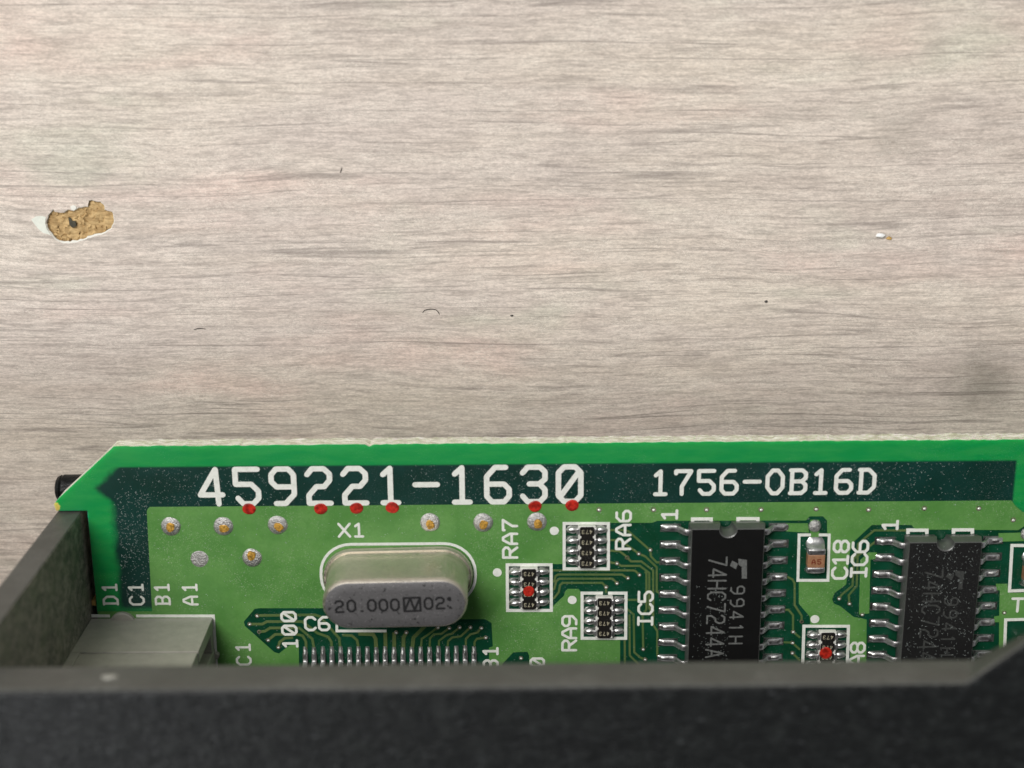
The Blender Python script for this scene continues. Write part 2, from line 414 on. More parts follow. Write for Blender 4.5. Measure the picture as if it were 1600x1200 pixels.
def region(mb, outer, holes, z0, z1, islands=(), mi=0, extra=(), zf=None, mi_side=None):
    """flat sheet over outer minus holes, with upright borders down to z0"""
    vs = []; es = []
    for poly in [outer, *holes, *islands]:
        o = len(vs); vs += [Vector((p[0], p[1])) for p in poly]; es += [(o + i, o + (i + 1) % len(poly)) for i in range(len(poly))]
    vs += [Vector(p) for p in extra]
    V, E, Fc, *_ = delaunay_2d_cdt(vs, es, [], 0, 1e-5)
    keep = []
    for f in Fc:
        cx = sum(V[i].x for i in f) / len(f); cy = sum(V[i].y for i in f) / len(f)
        if not inside((cx, cy), outer): continue
        if any(inside((cx, cy), h) for h in holes) and not any(inside((cx, cy), h) for h in islands): continue
        keep.append(f)
    cnt = {}
    for f in keep:
        for i in range(len(f)):
            k = (f[i], f[(i + 1) % len(f)]); cnt[k] = cnt.get(k, 0) + 1
    top = [(p.x, p.y, z1 if zf is None else zf(p.x, p.y)) for p in V]
    mb.add(top, [tuple(f) for f in keep], mi)
    side = [(p.x, p.y, z0) for p in V] + [(p.x, p.y, z1) for p in V]; n = len(V)
    if z0 is not None:
        sv = []; sf = []; idx = {}
        def g(i):
            if i not in idx: idx[i] = len(sv); sv.append(side[i])
            return idx[i]
        for (a, b) in cnt:
            if (b, a) not in cnt: sf.append((g(b), g(a), g(a + n), g(b + n)))
        mb.add([tuple(q) for q in sv], sf, mi if mi_side is None else mi_side)
    return mb
def PX(pts, z=0.0): return [tuple(B(x, y, z)[:2]) for x, y in pts]

# ------------------------------------------------------------------ stroke lettering
G = {
 '0': [[(1,0),(3,0),(4,1),(4,5),(3,6),(1,6),(0,5),(0,1),(1,0)],[(0.4,0.9),(3.6,5.1)]],
 'o': [[(1.2,0),(2.8,0),(4,1.4),(4,4.6),(2.8,6),(1.2,6),(0,4.6),(0,1.4),(1.2,0)]],
 'O': [[(1.3,0),(2.7,0),(4,1.6),(4,4.4),(2.7,6),(1.3,6),(0,4.4),(0,1.6),(1.3,0)]],
 '1': [[(0.7,4.9),(2,6),(2,0)],[(0.6,0),(3.4,0)]],
 'l': [[(1.0,4.9),(2,6),(2,0)]],
 '2': [[(0,5),(0.9,6),(3,6),(4,5.1),(4,4),(3,2.9),(1.6,2.9),(0.2,1.4),(0.2,0),(4.1,0)]],
 '3': [[(0,5),(0.9,6),(3.1,6),(4,5.2),(4,3.9),(3,3.1),(1.2,3.1)],[(3,3.1),(4,2.1),(4,0.9),(3.1,0),(0.9,0),(0,1)]],
 '4': [[(2.9,6),(0,1.6),(4,1.6)],[(2.95,6),(3.2,0)]],
 '5': [[(4,6),(0,6),(0,3.4),(2.8,3.4),(4,2.2),(4,1),(3,0),(1.2,0),(0.3,1)]],
 '6': [[(3.4,6),(1.5,6),(0,4.4),(0,1),(0.9,0),(3.1,0),(4,1),(4,2.2),(3.1,3.1),(0,3.1)]],
 '7': [[(0,5.4),(0,6),(4,6),(1.6,2),(1.6,0)]],
 's': [[(0,6),(4,6),(1.5,0)]],
 '8': [[(1,3.1),(0,3.9),(0,5),(1,6),(3,6),(4,5),(4,3.9),(3,3.1),(1,3.1),(0,2.2),(0,1),(1,0),(3,0),(4,1),(4,2.2),(3,3.1)]],
 '9': [[(0.7,0),(2.4,0),(4,1.6),(4,5),(3.1,6),(0.9,6),(0,5),(0,3.8),(0.9,2.9),(4,2.9)]],
 '-': [[(0,3.1),(4,3.1)]], '.': [[(1.4,0.1),(2.0,0.1)]], ':': [[(0.6,5.6),(1.1,5.3)],[(0.4,2.6),(0.5,2.5)],[(1.0,1.6),(1.1,1.5)]],
 'A': [[(0,0),(0,3),(1.5,6),(2.5,6),(4,3),(4,0)],[(0,2.3),(4,2.3)]],
 'a': [[(0,0),(2,6),(4,0)],[(0.7,2),(3.3,2)]],
 'B': [[(0.4,0),(0.4,6)],[(0,6),(3,6),(4,5.2),(4,4),(3,3.1),(0.4,3.1)],[(3,3.1),(4,2.2),(4,0.9),(3,0),(0,0)]],
 'C': [[(4,5),(3,6),(1.2,6),(0,4.8),(0,1.2),(1.2,0),(3,0),(4,1)]],
 'D': [[(0,0),(2.5,0),(4,1.5),(4,4.5),(2.5,6),(0,6)],[(0.5,0),(0.5,6)]],
 'H': [[(0,0),(0,6)],[(4,0),(4,6)],[(0,3),(4,3)]],
 'I': [[(2,0),(2,6)],[(0.5,0),(3.5,0)],[(0.5,6),(3.5,6)]],
 'R': [[(0,0),(0,6),(3,6),(4,5.1),(4,4),(3,3.1),(0,3.1)],[(1.8,3.1),(4,0)]],
 'X': [[(0,0),(4,6)],[(0,6),(4,0)]], 'T': [[(0,6),(4,6)],[(2,6),(2,0)]],
 '#': [[(0,0),(4,0),(4,6),(0,6),(0,0)],[(0,0),(1.6,5.9),(2.5,0.3),(4,6)]],
}
def text_mb(s, centres, gw, gh, st, rot, z0, z1):
    """strokes of st round the centre of each glyph; gw, gh are centre-line sizes"""
    mb = MB(); k = 0; cr, sr = math.cos(rot), math.sin(rot)
    for ch, c in zip(s, centres):
        if ch == ' ': continue
        for pl in G[ch]:
            for a, b in zip(pl, pl[1:]):
                q = []
                for (x, y) in (a, b):
                    lx, ly = (x / 4 - 0.5) * gw, (y / 6 - 0.5) * gh
                    q.append((c[0] + lx * cr - ly * sr, c[1] + lx * sr + ly * cr))
                mb.capsule(q[0], q[1], st, z0, z1 + 0.0006 * (k % 40), 4); k += 1
    return mb
def line_text(name, parent, mat, s, pa, pb, gw, gh, st, rot=0.0, z=0.036, thick=0.014):
    """pa, pb: where the centres of the first and the last glyph stand"""
    a = Vector(pa[:2]); b = Vector(pb[:2]); n = max(1, len(s) - 1)
    if abs(rot) < 0.01 or abs(abs(rot) - math.pi) < 0.01: y = (a.y + b.y) / 2; a.y = b.y = y
    elif abs(abs(rot) - math.pi / 2) < 0.01: x = (a.x + b.x) / 2; a.x = b.x = x
    cs = [a + (b - a) * (i / n) for i in range(len(s))]
    for ch, c in zip(s, cs): part(name, text_mb(ch, [c], gw, gh, st, rot, z - 0.01, z + thick), mat, parent)

# ================================================================== table
tab = empty('table_top', (0, -20, DESKZ - 22), kind='structure')
chip_px = [(300,345),(330,305),(345,325),(400,327),(420,310),(450,315),(490,295),(550,290),(555,250),(575,248),(600,257),(632,262),(655,285),(655,310),(680,318),(705,325),(712,355),(715,390),(700,430),(640,465),(580,480),(540,495),(480,515),(430,522),(390,520),(350,500),(320,465),(295,430),(284,395)]
chip0 = PX([(x / 4, 250 + y / 4) for x, y in chip_px], DESKZ); chip = []
for a, b in zip(chip0, chip0[1:] + chip0[:1]):
    for k in range(3):
        chip.append((a[0] + (b[0] - a[0]) * k / 3 + (random.uniform(-0.035, 0.035) if k else 0), a[1] + (b[1] - a[1]) * k / 3 + (random.uniform(-0.035, 0.035) if k else 0)))
mb = MB(); out = [(-190, -190), (190, -190), (190, 190), (-190, 190)]
region(mb, out, [chip], None, DESKZ)
mb.box(-190, 190, -190, 190, DESKZ - 22, DESKZ - 4)
o = part('laminate_sheet', mb, 'table', tab)
cx = sum(p[0] for p in chip) / len(chip); cy = sum(p[1] for p in chip) / len(chip)
ins = []
for p in chip:
    d = Vector((cx - p[0], cy - p[1])).normalized()
    k = 0.05 + max(0.0, d.y) ** 2 * random.uniform(0.04, 0.20)
    ins.append((p[0] + d.x * k, p[1] + d.y * k))
mb = MB(); mb.loft([[(p[0], p[1], DESKZ + 0.004) for p in chip], [(p[0], p[1], DESKZ - 0.05) for p in ins], [(p[0], p[1], DESKZ - 0.40) for p in ins]], False, False)
part('torn_rim', mb, 'paper', tab, 40)
ex = []
while len(ex) < 420:
    p = (cx + random.uniform(-3, 3), cy + random.uniform(-2.2, 2.2))
    if inside(p, ins): ex.append(p)
mb = MB(); region(mb, [(p[0], p[1]) for p in ins], [], None, DESKZ, extra=ex, zf=lambda x, y: DESKZ - 0.20 + random.uniform(-0.10, 0.10))
part('particle_core', mb, 'core', tab, 60)
mb = MB(); mb.prism(PX([(x / 4, 250 + y / 4) for x, y in [(425,362),(440,366),(450,382),(470,385),(475,415),(450,425),(432,405)]], DESKZ), DESKZ - 0.4, DESKZ - 0.07)
part('pit_shade', mb, 'pitch', tab)  # 'pitch' is the dark pit colour with its shade put in
mb = MB(); region(mb, PX([(x / 4, 250 + y / 4) for x, y in [(195,372),(225,352),(262,348),(288,356),(282,395),(294,432),(318,468),(270,455),(238,428)]], DESKZ), [], DESKZ - 0.02, DESKZ + 0.03)
part('lifted_flake', mb, 'flake', tab)
mb = MB(); region(mb, PX([(x / 4, 250 + y / 4) for x, y in [(440,290),(460,280),(475,288),(478,300),(462,318),(446,308)]], DESKZ), [], DESKZ - 0.02, DESKZ + 0.04)
part('torn_flake', mb, 'paper', tab)
def tube(mb, pts, r, n=6):
    rings = []
    for i, p in enumerate(pts):
        p = Vector(p); d = (Vector(pts[min(i + 1, len(pts) - 1)]) - Vector(pts[max(0, i - 1)])).normalized()
        u = d.cross(Vector((0, 0, 1))).normalized(); v = u.cross(d)
        rr = r if 0 < i < len(pts) - 1 else r * 0.5
        rings.append([tuple(p + u * rr * math.cos(2 * math.pi * k / n) + v * rr * math.sin(2 * math.pi * k / n)) for k in range(n)])
    return mb.loft(rings)
def hair(pts, label, r=0.026):
    z = DESKZ + 0.05; P = [B(x, y, z) for x, y in pts]; base = P[0]
    mb = MB(); tube(mb, [tuple(p) for p in P], r)
    o = obj('loose_hair', mb.mesh('loose_hair', 'hair', 60)); o.data.transform(Matrix.Translation(-base)); o.location = base
    tag(o, label, 'hair', 'hairs lying on the table')
hair([(660,489),(663,485),(668,483.5),(675,483),(681,484),(685,488),(686.5,492)], 'short dark hair curled into an arch on the table above the board')
hair([(303,515),(308,513.5),(314,513),(321,514)], 'tiny dark hair lying flat on the table below the chipped patch', 0.03)
hair([(534,262),(533,266),(531.5,270)], 'tiny upright dark hair on the upper part of the table', 0.03)
def crumb(px, py, r, mat, label, cat, name):
    p = B(px, py, DESKZ); mb = MB()
    mb.lathe([(r * 0.7, 0), (r, r * 0.35), (r * 0.75, r * 0.9), (r * 0.2, r * 1.1)], 7, wob=0.25)
    o = obj(name, mb.mesh(name, mat)); o.location = p; o.scale = (1.3, 0.8, 1); tag(o, label, cat)
crumb(799.5, 493, 0.09, 'hair', 'single black speck on the table above the board', 'speck', 'dark_speck')
crumb(1375, 367, 0.26, 'crumb', 'small white crumb on the right side of the table', 'crumb', 'white_crumb')
crumb(1197, 471, 0.10, 'hair', 'dark slanting speck on the table right of centre', 'speck', 'dark_speck')
crumb(1389, 372, 0.16, 'tan', 'brown grain touching the white crumb on the table', 'grain', 'brown_grain')

# ================================================================== circuit board
brd = empty('circuit_board', (B(800, 880).x, B(800, 880).y, -1.6), 'green circuit board with chamfered corner and white lettering, under the black housing', 'circuit board')
top_y = B(800, 692.5).y
e1 = B(136.5, 798); tipx = B(84, 790).x
out = [(B(178, 698).x, top_y), (B(92, 778).x, B(92, 778).y), (tipx, B(84, 788).y), (tipx + 0.12, e1.y), (e1.x, e1.y), (e1.x, -74), (46, -74), (46, top_y)]
# ragged sawn north edge
rag = []
x = 46.0
while x > out[0][0] + 0.8:
    rag.append((x, top_y + random.uniform(-0.03, 0.03))); x -= random.uniform(0.12, 0.55)
nick = B(577, 697)
outline = [out[0], *out[1:6], (46, -74)] + rag
outline = [p for p in outline if abs(p[0] - nick.x) > 0.5]
k = [i for i, p in enumerate(outline) if p[0] > nick.x and p[1] > top_y - 0.2][-1]
outline[k + 1:k + 1] = [(nick.x + 0.35, top_y), (nick.x, top_y - 0.16), (nick.x - 0.3, top_y)]
mb = MB(); rings = []
for zi, (z, jit, bias) in enumerate(((-1.5, 0.05, -0.06), (-1.3, 0.06, -0.02), (-1.05, 0.05, -0.02), (-0.8, 0.06, 0.0), (-0.5, 0.05, -0.02), (-0.22, 0.04, -0.01), (0.0, 0.0, 0.0))):
    rings.append([(x, y + ((random.uniform(-jit, jit) + bias) if y > top_y - 0.2 else 0.0), z) for x, y in outline])
mb.loft(rings)
for i, f in enumerate(mb.f): mb.mi[i] = 1 if len(f) == 4 else 0
part('laminate', mb, ['mask', 'edge'], brd)
# chamfer of fibres: pale roughed rim round the sawn edge
ZC = 0.004      # clearance sheet
ZP = 0.036      # copper pour under mask
rnd = lambda pts: pts
pour_out = PX([(234, 793.6), (231, 795), (229.5, 799), (237, 940), (238, 955)]) + [(e1.x + 0.05, B(200, 955).y), (e1.x + 0.05, -73.9), (45.9, -73.9), (45.9, B(1580, 830).y), (B(1598, 800).x, B(1598, 800).y), (B(1586, 790).x, B(1586, 790).y), (B(1580, 783).x, B(800, 787.7).y)]
pour_out[0] = (pour_out[0][0], B(800, 787.7).y)
cA = PX([(864, 881), (879, 881), (879, 817), (1019, 816.5), (1027, 813.5), (1259, 813), (1265, 806.5), (1286, 806.5), (1292, 813), (1292.5, 834), (1296, 834), (1295, 907), (1248, 909), (1248, 943), (1265, 963), (1266, 977), (1327, 977), (1330, 1075), (969, 1075), (969, 1000), (908, 1000), (907, 924), (904, 920), (887, 920), (883, 924), (881, 931), (864, 947)])
cB = PX([(791, 880), (864, 880), (864, 956), (792, 956)])
cC = PX([(398, 951), (405, 950), (560, 950), (600, 968), (758, 967), (768, 973), (770, 1010), (764, 1012), (766, 1150), (468, 1150), (467, 1000), (450, 1010), (436, 1021), (429, 1019), (383, 978), (381, 971)])
cD = PX([(785, 1037), (802, 1019), (824, 1018), (827, 1024), (826, 1060), (790, 1060)])
cE = PX([(1362, 820), (1424, 820), (1430, 827), (1591, 828), (1600, 822), (1640, 822), (1640, 926), (1578, 926), (1572, 912), (1563, 915), (1562, 1075), (1353, 1075), (1354, 968), (1347, 966), (1334, 964), (1313, 947), (1303, 943), (1300, 936), (1304, 926), (1322, 913), (1328, 860), (1334, 846)])
cF = PX([(1567, 966), (1640, 966), (1640, 1075), (1562, 1075)])
# copper left standing inside the clearances (wide runs)
iA = PX([(1228, 817.5), (1262, 817.5), (1264, 832), (1228, 830)])
iC18 = PX([(1266, 812), (1280, 812), (1280, 846), (1266, 846)])
iE = PX([(1357, 863), (1370, 863), (1370, 873), (1360, 874), (1358, 958), (1342, 960), (1344, 875)])
iE2 = PX([(1560, 833), (1600, 832), (1600, 845), (1560, 846)])
iE3 = PX([(1556, 912), (1574, 912), (1572, 1075), (1560, 1075), (1561, 972), (1553, 972), (1553, 963), (1561, 962), (1562, 922), (1556, 922)])
mb = MB(); region(mb, pour_out, [cA, cB, cC, cD, cE, cF], ZC, ZP, islands=[iA, iC18, iE, iE2, iE3])
part('copper_pour', mb, 'pour', brd)
for c in (cA, cB, cC, cD, cE, cF):
    mb = MB(); cc = [p for p in c]
    region(mb, cc, [], None, ZC)
    part('clearance', mb, 'clear', brd)
    if c is cC: pass
# traces
TW = 0.15
def trace(pts, wd=TW, mat='trace'):
    mb = MB(); mb.ribbon(PX(pts), wd, ZC, ZP - 0.003 + random.uniform(-0.002, 0.002)); part('copper_trace', mb, mat, brd)
T = [
 [(862, 891), (990, 891), (993, 892), (998, 897)],
 [(862, 909), (866, 908), (868, 900), (872, 897.5), (972, 897.5), (980, 903)],
 [(862, 922), (866, 920), (869, 908), (874, 904), (957, 904), (964, 911)],
 [(862, 936), (866, 934), (873, 925), (875, 914), (879, 910.5), (941, 910.5), (947, 917), (947, 926)],
 [(950, 828), (975, 828), (982, 830), (1013, 857), (1016, 859)], [(1016, 859), (1017, 869), (1026, 878.5), (1034, 878.5)],
 [(950, 843.5), (965, 844), (980, 852), (997, 864)], [(998, 865), (1008, 869), (1026, 886), (1026, 924), (1034, 929)],
 [(950, 860), (968, 861), (980, 870)], [(980, 871), (986, 877), (1002, 877), (1020.5, 891), (1020.5, 976), (1027, 986), (1027, 1024), (1034, 1030)],
 [(950, 877), (956, 879), (964, 880)], [(964, 880), (971, 884), (1000, 884), (1014.5, 895), (1014.5, 950), (1020, 960)],
 [(1008, 893), (1010, 896), (1010, 952), (1004, 962), (1005, 1013)], [(978, 937), (997, 937)],
 [(978, 950), (982, 953), (990, 960), (991, 1019), (1000, 1027), (1007, 1030)],
 [(983.5, 960), (984, 1024), (998, 1038)], [(976, 1000), (976.5, 1045)],
 [(1222, 903), (1230, 901), (1238, 905), (1241.5, 911), (1241.5, 945), (1252.5, 962), (1252.5, 970)],
 [(1220, 953), (1232, 952.5), (1239, 961), (1239, 986)], [(1239, 987), (1250, 996)], [(1218, 1003), (1238, 1004)], [(1238, 1004), (1250, 1015)], [(1238, 1020), (1250, 1032)],
 [(1416, 828.5), (1366, 828.5), (1347, 844), (1340.5, 850), (1338.5, 915), (1326, 930), (1327, 942)],
 [(1372, 843), (1360, 852), (1346, 864), (1334, 872), (1332, 915), (1315, 929), (1311, 935)],
]
for t in T: trace(t)
for t in [
 [(402, 961.5), (492, 960.5), (500, 963), (530, 997), (532, 1014)],
 [(390, 975), (410, 975), (417, 971), (472, 971), (478, 975), (496, 989), (513, 995), (518, 1003), (518.5, 1014)],
 [(405, 987), (414, 986), (422, 981), (468, 981), (488, 998), (491, 1014)],
 [(419, 1000), (430, 991), (464, 991), (473, 993), (478, 1002), (478.5, 1014)],
 [(435, 1011), (437, 1003), (445, 997), (458, 996)],
 [(535, 992), (550, 993), (558, 1000), (560.5, 1014)]]: trace(t, 0.19)
for t in [[(560, 990), (583, 991), (587, 998), (588, 1014)], [(602, 988), (602.5, 1014)], [(616, 988), (616, 1014)], [(634, 990), (630.5, 996), (630.5, 1014)], [(664, 978), (646, 996), (644, 1014)]]: trace(t, 0.27)
for t in [
 [(684, 980), (668, 992), (659, 998), (657.5, 1014)], [(702, 981), (690, 990), (678, 991), (672, 997), (671, 1014)],
 [(718, 980), (706, 990), (698, 992), (686, 1001), (685.5, 1014)], [(735, 980), (720, 994), (706, 996), (700, 1002), (699.5, 1014)],
 [(752, 981), (746, 988), (735, 991), (728, 998), (727.5, 1014)], [(759, 996), (745, 998), (741.5, 1003), (741, 1016)]]: trace(t)
# vias
def via_mesh(r):
    mb = MB(); mb.lathe([(r, 0.0), (r, 0.040), (r * 0.62, 0.044), (r * 0.58, 0.012)], 12)
    return mb.mesh('via', 'rim', 40)
V0 = via_mesh(0.20); mb = MB(); mb.lathe([(0.118, 0.014), (0.115, 0.020)], 10); H0 = mb.mesh('drill_hole', 'hole')
mb = MB(); mb.lathe([(0.13, 0.018), (0.12, 0.06), (0.07, 0.09), (0.01, 0.098)], 9, 0.02, -0.03, 1.0, 0.8); L0 = mb.mesh('tin_plug', 'glint', 60)
def via(px, py, s=1.0, plug=True, hole=True):
    p = B(px, py); o = obj('via', V0, brd, p - wloc(brd)); o.scale = (s, s, 1)
    obj('drill_hole', H0, o)
    if plug: q = obj('tin_plug', L0, o); q.rotation_euler.z = random.uniform(-0.4, 0.4)
for p in [(936, 796), (1021, 796), (1104, 796), (1189, 796), (1275, 795), (1357, 796), (1444, 794), (1529, 794), (1583, 812)]: via(*p, 0.95)
for p in [(1016, 859), (998, 865), (980, 871), (964, 880), (999, 898), (981, 903), (964, 911), (947, 917), (1005, 1014), (1008, 1030), (1252.5, 971), (1239, 987), (1238, 1004), (1238, 1020), (1327, 943), (1311, 935), (1347, 960), (814, 1028), (402, 962), (390, 975), (405, 987), (419, 1000), (435, 1011), (759, 996), (752, 981), (735, 980), (718, 980), (702, 981), (684, 980), (635, 988), (619, 988), (1569, 957)]:
    via(*p, 0.78, plug=p not in [(980, 871), (405, 987), (1252.5, 971)])
# soldered pin ends
mbD = MB(); mbD.lathe([(0.74, 0.02), (0.72, 0.10), (0.60, 0.22), (0.42, 0.29), (0.2, 0.32), (0.02, 0.33)], 24, wob=0.03); SD = mbD.mesh('solder_joint', 'dull_solder', 70)
mbP = MB(); mbP.lathe([(0.40, 0.20), (0.38, 0.32), (0.28, 0.36), (0.12, 0.34), (0.01, 0.35)], 13, wob=0.14); PT = mbP.mesh('pin_tip', 'gold', 50)
for (x, y, pin, dx, dy) in [(267, 822, 1, 0, 0), (349, 822, 1, 0.05, -0.12), (434, 820, 1, 0.1, -0.1), (672, 816, 1, 0.02, -0.12), (755, 816, 1, 0.02, -0.1), (839, 815, 1, 0.08, -0.12), (312, 873, 0, 0, 0), (394, 871, 1, -0.02, 0.22)]:
    o = obj('solder_joint', SD, brd, B(x, y) - wloc(brd), random.uniform(0, 6)); o.scale = (0.95, 0.98, 0.62 if pin else 0.22)
    if pin:
        q = obj('pin_tip', PT, o); q.matrix_parent_inverse = Matrix.Identity(4)
        v = Matrix.Rotation(-o.rotation_euler.z, 3, 'Z') @ Vector((dx, dy, 0)); q.location = v; q.scale = (0.95, 0.85, 1.1)
# red ink dots on the board
for (x, y) in [(389, 795), (501, 795), (557, 794), (613, 793), (836, 791), (894, 789.5)]:
    p = B(x, y, 0.05); mb = MB(); r = 0.475
    mb.lathe([(r, 0.035), (r * 0.97, 0.065), (r * 0.8, 0.085), (r * 0.55, 0.075), (r * 0.2, 0.062), (0.01, 0.06)], 22, p.x, p.y, 1, 0.92, 0.03)
    part('ink_dot', mb, 'red', brd, 60)
# white legend
def sil(s, ca, cb, gw, gh, st, rot=0.0, z=ZP + 0.006): return line_text('legend_character', brd, 'silk', s, B(*ca), B(*cb), gw, gh, st, rot, z)
HP = math.pi / 2
sil('459221-1630', (330, 760.5), (890, 756.0), 1.56, 2.56, 0.385)
sil('1756-OB16D', (1032, 753.5), (1354, 752), 1.06, 1.70, 0.285)
sil('X1', (538, 828), (561, 828), 0.78, 0.96, 0.175)
SV = dict(gw=0.76, gh=0.98, st=0.185, rot=HP)
sil('RA7', (797, 863), (797, 820), **SV); sil('RA6', (974, 849.5), (974, 806), **SV)
sil('RA9', (889.5, 1008), (889.5, 970), **SV); sil('IC5', (1008.5, 970), (1008.5, 932), **SV)
sil('C18', (1313, 895), (1313, 853.5), gw=0.82, gh=1.02, st=0.2, rot=HP); sil('IC6', (1343.5, 894), (1342, 853.5), gw=0.82, gh=1.05, st=0.2, rot=HP)
sil('1', (1046, 803.5), (1046, 803.5), gw=0.85, gh=1.02, st=0.2, rot=HP); sil('1', (1390.5, 820), (1390.5, 820), gw=0.85, gh=1.02, st=0.2, rot=HP)
sil('RA8', (1338, 1052), (1339, 1011.5), **SV); sil('T', (1590, 945), (1590, 945), 0.82, 1.0, 0.19)
for s, x in (('D1', 172.5), ('C1', 213.5), ('B1', 254), ('A1', 297.5)): sil(s, (x, 938), (x - 0.7, 917.5), 0.60, 0.98, 0.165, HP)
sil('100', (453, 1005), (451.5, 963), 0.68, 1.0, 0.19, HP)
sil('C6', (485, 974), (506.5, 974), 0.72, 1.0, 0.19); sil('C1', (380.5, 1032), (380.5, 1011), 0.62, 0.98, 0.165, HP)
sil('81', (766.5, 1038), (766.5, 1017), 0.66, 1.0, 0.19, HP); sil('0', (839.5, 1034.5), (839.5, 1034.5), 0.62, 0.95, 0.18, HP)
ZS = ZP + 0.02
def frame(pts, wd=0.22, closed=True):
    mb = MB(); mb.ribbon(PX(pts), wd, ZC, ZS, closed=closed); part('legend_outline', mb, 'silk', brd)
def rect(x0, y0, x1, y1, xs=0): return [(x0, y0), (x1, y0), (x1 + xs, y1), (x0 + xs, y1)]
frame(rect(881.5, 817.5, 950.5, 888.5)); frame(rect(792.5, 882, 861, 953.5, 0.5))
frame([(942, 926.5), (909.5, 926.5), (909.5, 997), (977.5, 997), (978, 926.5), (950, 926.5)], closed=False)
frame([(1256, 978), (1325.5, 978), (1323, 1056), (1253.5, 1056)])
frame([(1267, 835.5), (1248.5, 835.5), (1246.5, 906.5), (1293.5, 906.5), (1295.5, 835.5), (1279, 835.5)], 0.2, False)
frame([(1610, 852), (1581, 852), (1577, 923), (1610, 922)], 0.22, False); frame([(1610, 967), (1571, 968), (1567, 1075), (1610, 1075)], 0.22, False)
frame([(526.5, 974), (526.5, 985.5), (604, 985.5)], 0.19, False)
frame([(138, 962), (172, 962)], 0.22, False); frame([(213, 962), (333.5, 962), (337, 1018)], 0.22, False); frame([(337.4, 1026), (339, 1060)], 0.22, False)
for (a, b, y) in ((1082, 1111, 810.5), (1153, 1184, 810), (1418.5, 1448, 828), (1489.5, 1519, 827.5)): frame([(a, y + 6), (a, y), (b, y), (b, y + 6)], 0.24, False)
for (x, y) in ((866, 829), (777, 894), (894, 937), (1273, 967)):
    p = B(x, y); mb = MB(); mb.lathe([(0.32, 0.0), (0.32, ZS), (0.01, ZS + 0.004)], 22, p.x, p.y, wob=0.02); part('legend_dot', mb, 'silk', brd)
def stadium(cx, cy, L, W, z, n=14, rot=0.0, rad=None):
    r = W / 2 if rad is None else rad
    pts = []
    for (ox, oy, a0) in ((L / 2 - r, W / 2 - r, 0), (-L / 2 + r, W / 2 - r, 90), (-L / 2 + r, -W / 2 + r, 180), (L / 2 - r, -W / 2 + r, 270)):
        for i in range(n):
            a = math.radians(a0 + 90 * i / (n - 1)); pts.append((ox + r * math.cos(a), oy + r * math.sin(a)))
    cr, sr = math.cos(rot), math.sin(rot)
    return [(cx + x * cr - y * sr, cy + x * sr + y * cr, z) for x, y in pts]
xc = B(622.3, 897.5)
mb = MB(); mb.ribbon([p[:2] for p in stadium(xc.x, xc.y, 10.95, 4.72, 0, 9, 0, 2.2)], 0.2, ZC, ZS, closed=True); part('legend_outline', mb, 'silk', brd)
# loose break-off nub on the left edge
p = B(145, 938, -0.8); mb = MB(); mb.prism([(p.x + 0.35, p.y + 0.32), (p.x - 0.15, p.y + 0.1), (p.x - 0.2, p.y - 0.12), (p.x + 0.35, p.y - 0.2)], -1.3, -0.3); part('edge_nub', mb, 'tan', brd)
# solder blob on the round pad by the capacitor and at the right border
for (x, y, r) in ((1273, 821.5, 0.46), (1604, 834, 0.46)):
    o = obj('solder_joint', SD, brd, B(x, y) - wloc(brd), 1.0); o.scale = (r / 0.74, r / 0.74, 0.9)

# ================================================================== crystal
cry = empty('crystal_can', (xc.x, xc.y, 0), 'oblong silver metal crystal can printed 20.000, standing on the board', 'crystal')
ROT = math.radians(0.9)
def ring(L, W, z, rad=None, ox=0.0, rot=ROT): return stadium(xc.x + ox, xc.y + 0.0, L, W, z, 12, rot, rad)
mb = MB(); mb.loft([ring(10.55, 4.25, 0.10), ring(10.6, 4.3, 0.22), ring(10.6, 4.3, 0.50), ring(10.45, 4.15, 0.60)], True, True); part('base_flange', mb, 'can', cry, 40)
mb = MB(); lx = 0.12
prof = [(10.2, 3.95, 0.58), (10.12, 3.86, 0.72), (9.95, 3.70, 0.85), (9.9, 3.66, 1.2), (9.9, 3.66, 4.35), (9.86, 3.62, 4.6), (9.72, 3.48, 4.8), (9.5, 3.26, 4.9)]
mb.loft([ring(L, W, z, None, lx * z / 5) for L, W, z in prof], True, False); part('can_side', mb, 'can', cry, 60)
mb = MB(); mb.loft([ring(9.5, 3.26, 4.9, None, lx), ring(9.3, 3.06, 4.93, None, lx), ring(8.0, 1.9, 4.94, None, lx)], False, True); part('can_top', mb, 'cantop', cry, 60)
zt = 4.952
for ch, x, y in zip('2o.ooo#o2:', (530, 549, 566, 581, 599, 617, 644, 669.5, 687.5, 702), (948, 947, 946.8, 946, 945.6, 945, 944.5, 943, 942.4, 942)):
    if ch == ':':
        for dx, dy, r in ((0, -6, 0.16), (-2, 5, 0.08), (1.5, 7.5, 0.09)):
            q = B(x + dx, y + dy, zt); mb = MB(); mb.lathe([(r, zt - 0.02), (r, zt), (0.01, zt + 0.002)], 8, q.x, q.y, wob=0.2); part('ink_spot', mb, 'black_ink', cry)
        continue
    part('printed_character', text_mb(ch, [B(x, y, zt)[:2]], 1.10 if ch == '#' else 0.52, 0.98 if ch == '#' else 0.80, 0.155, math.radians(1.8), zt - 0.02, zt), 'black_ink', cry)
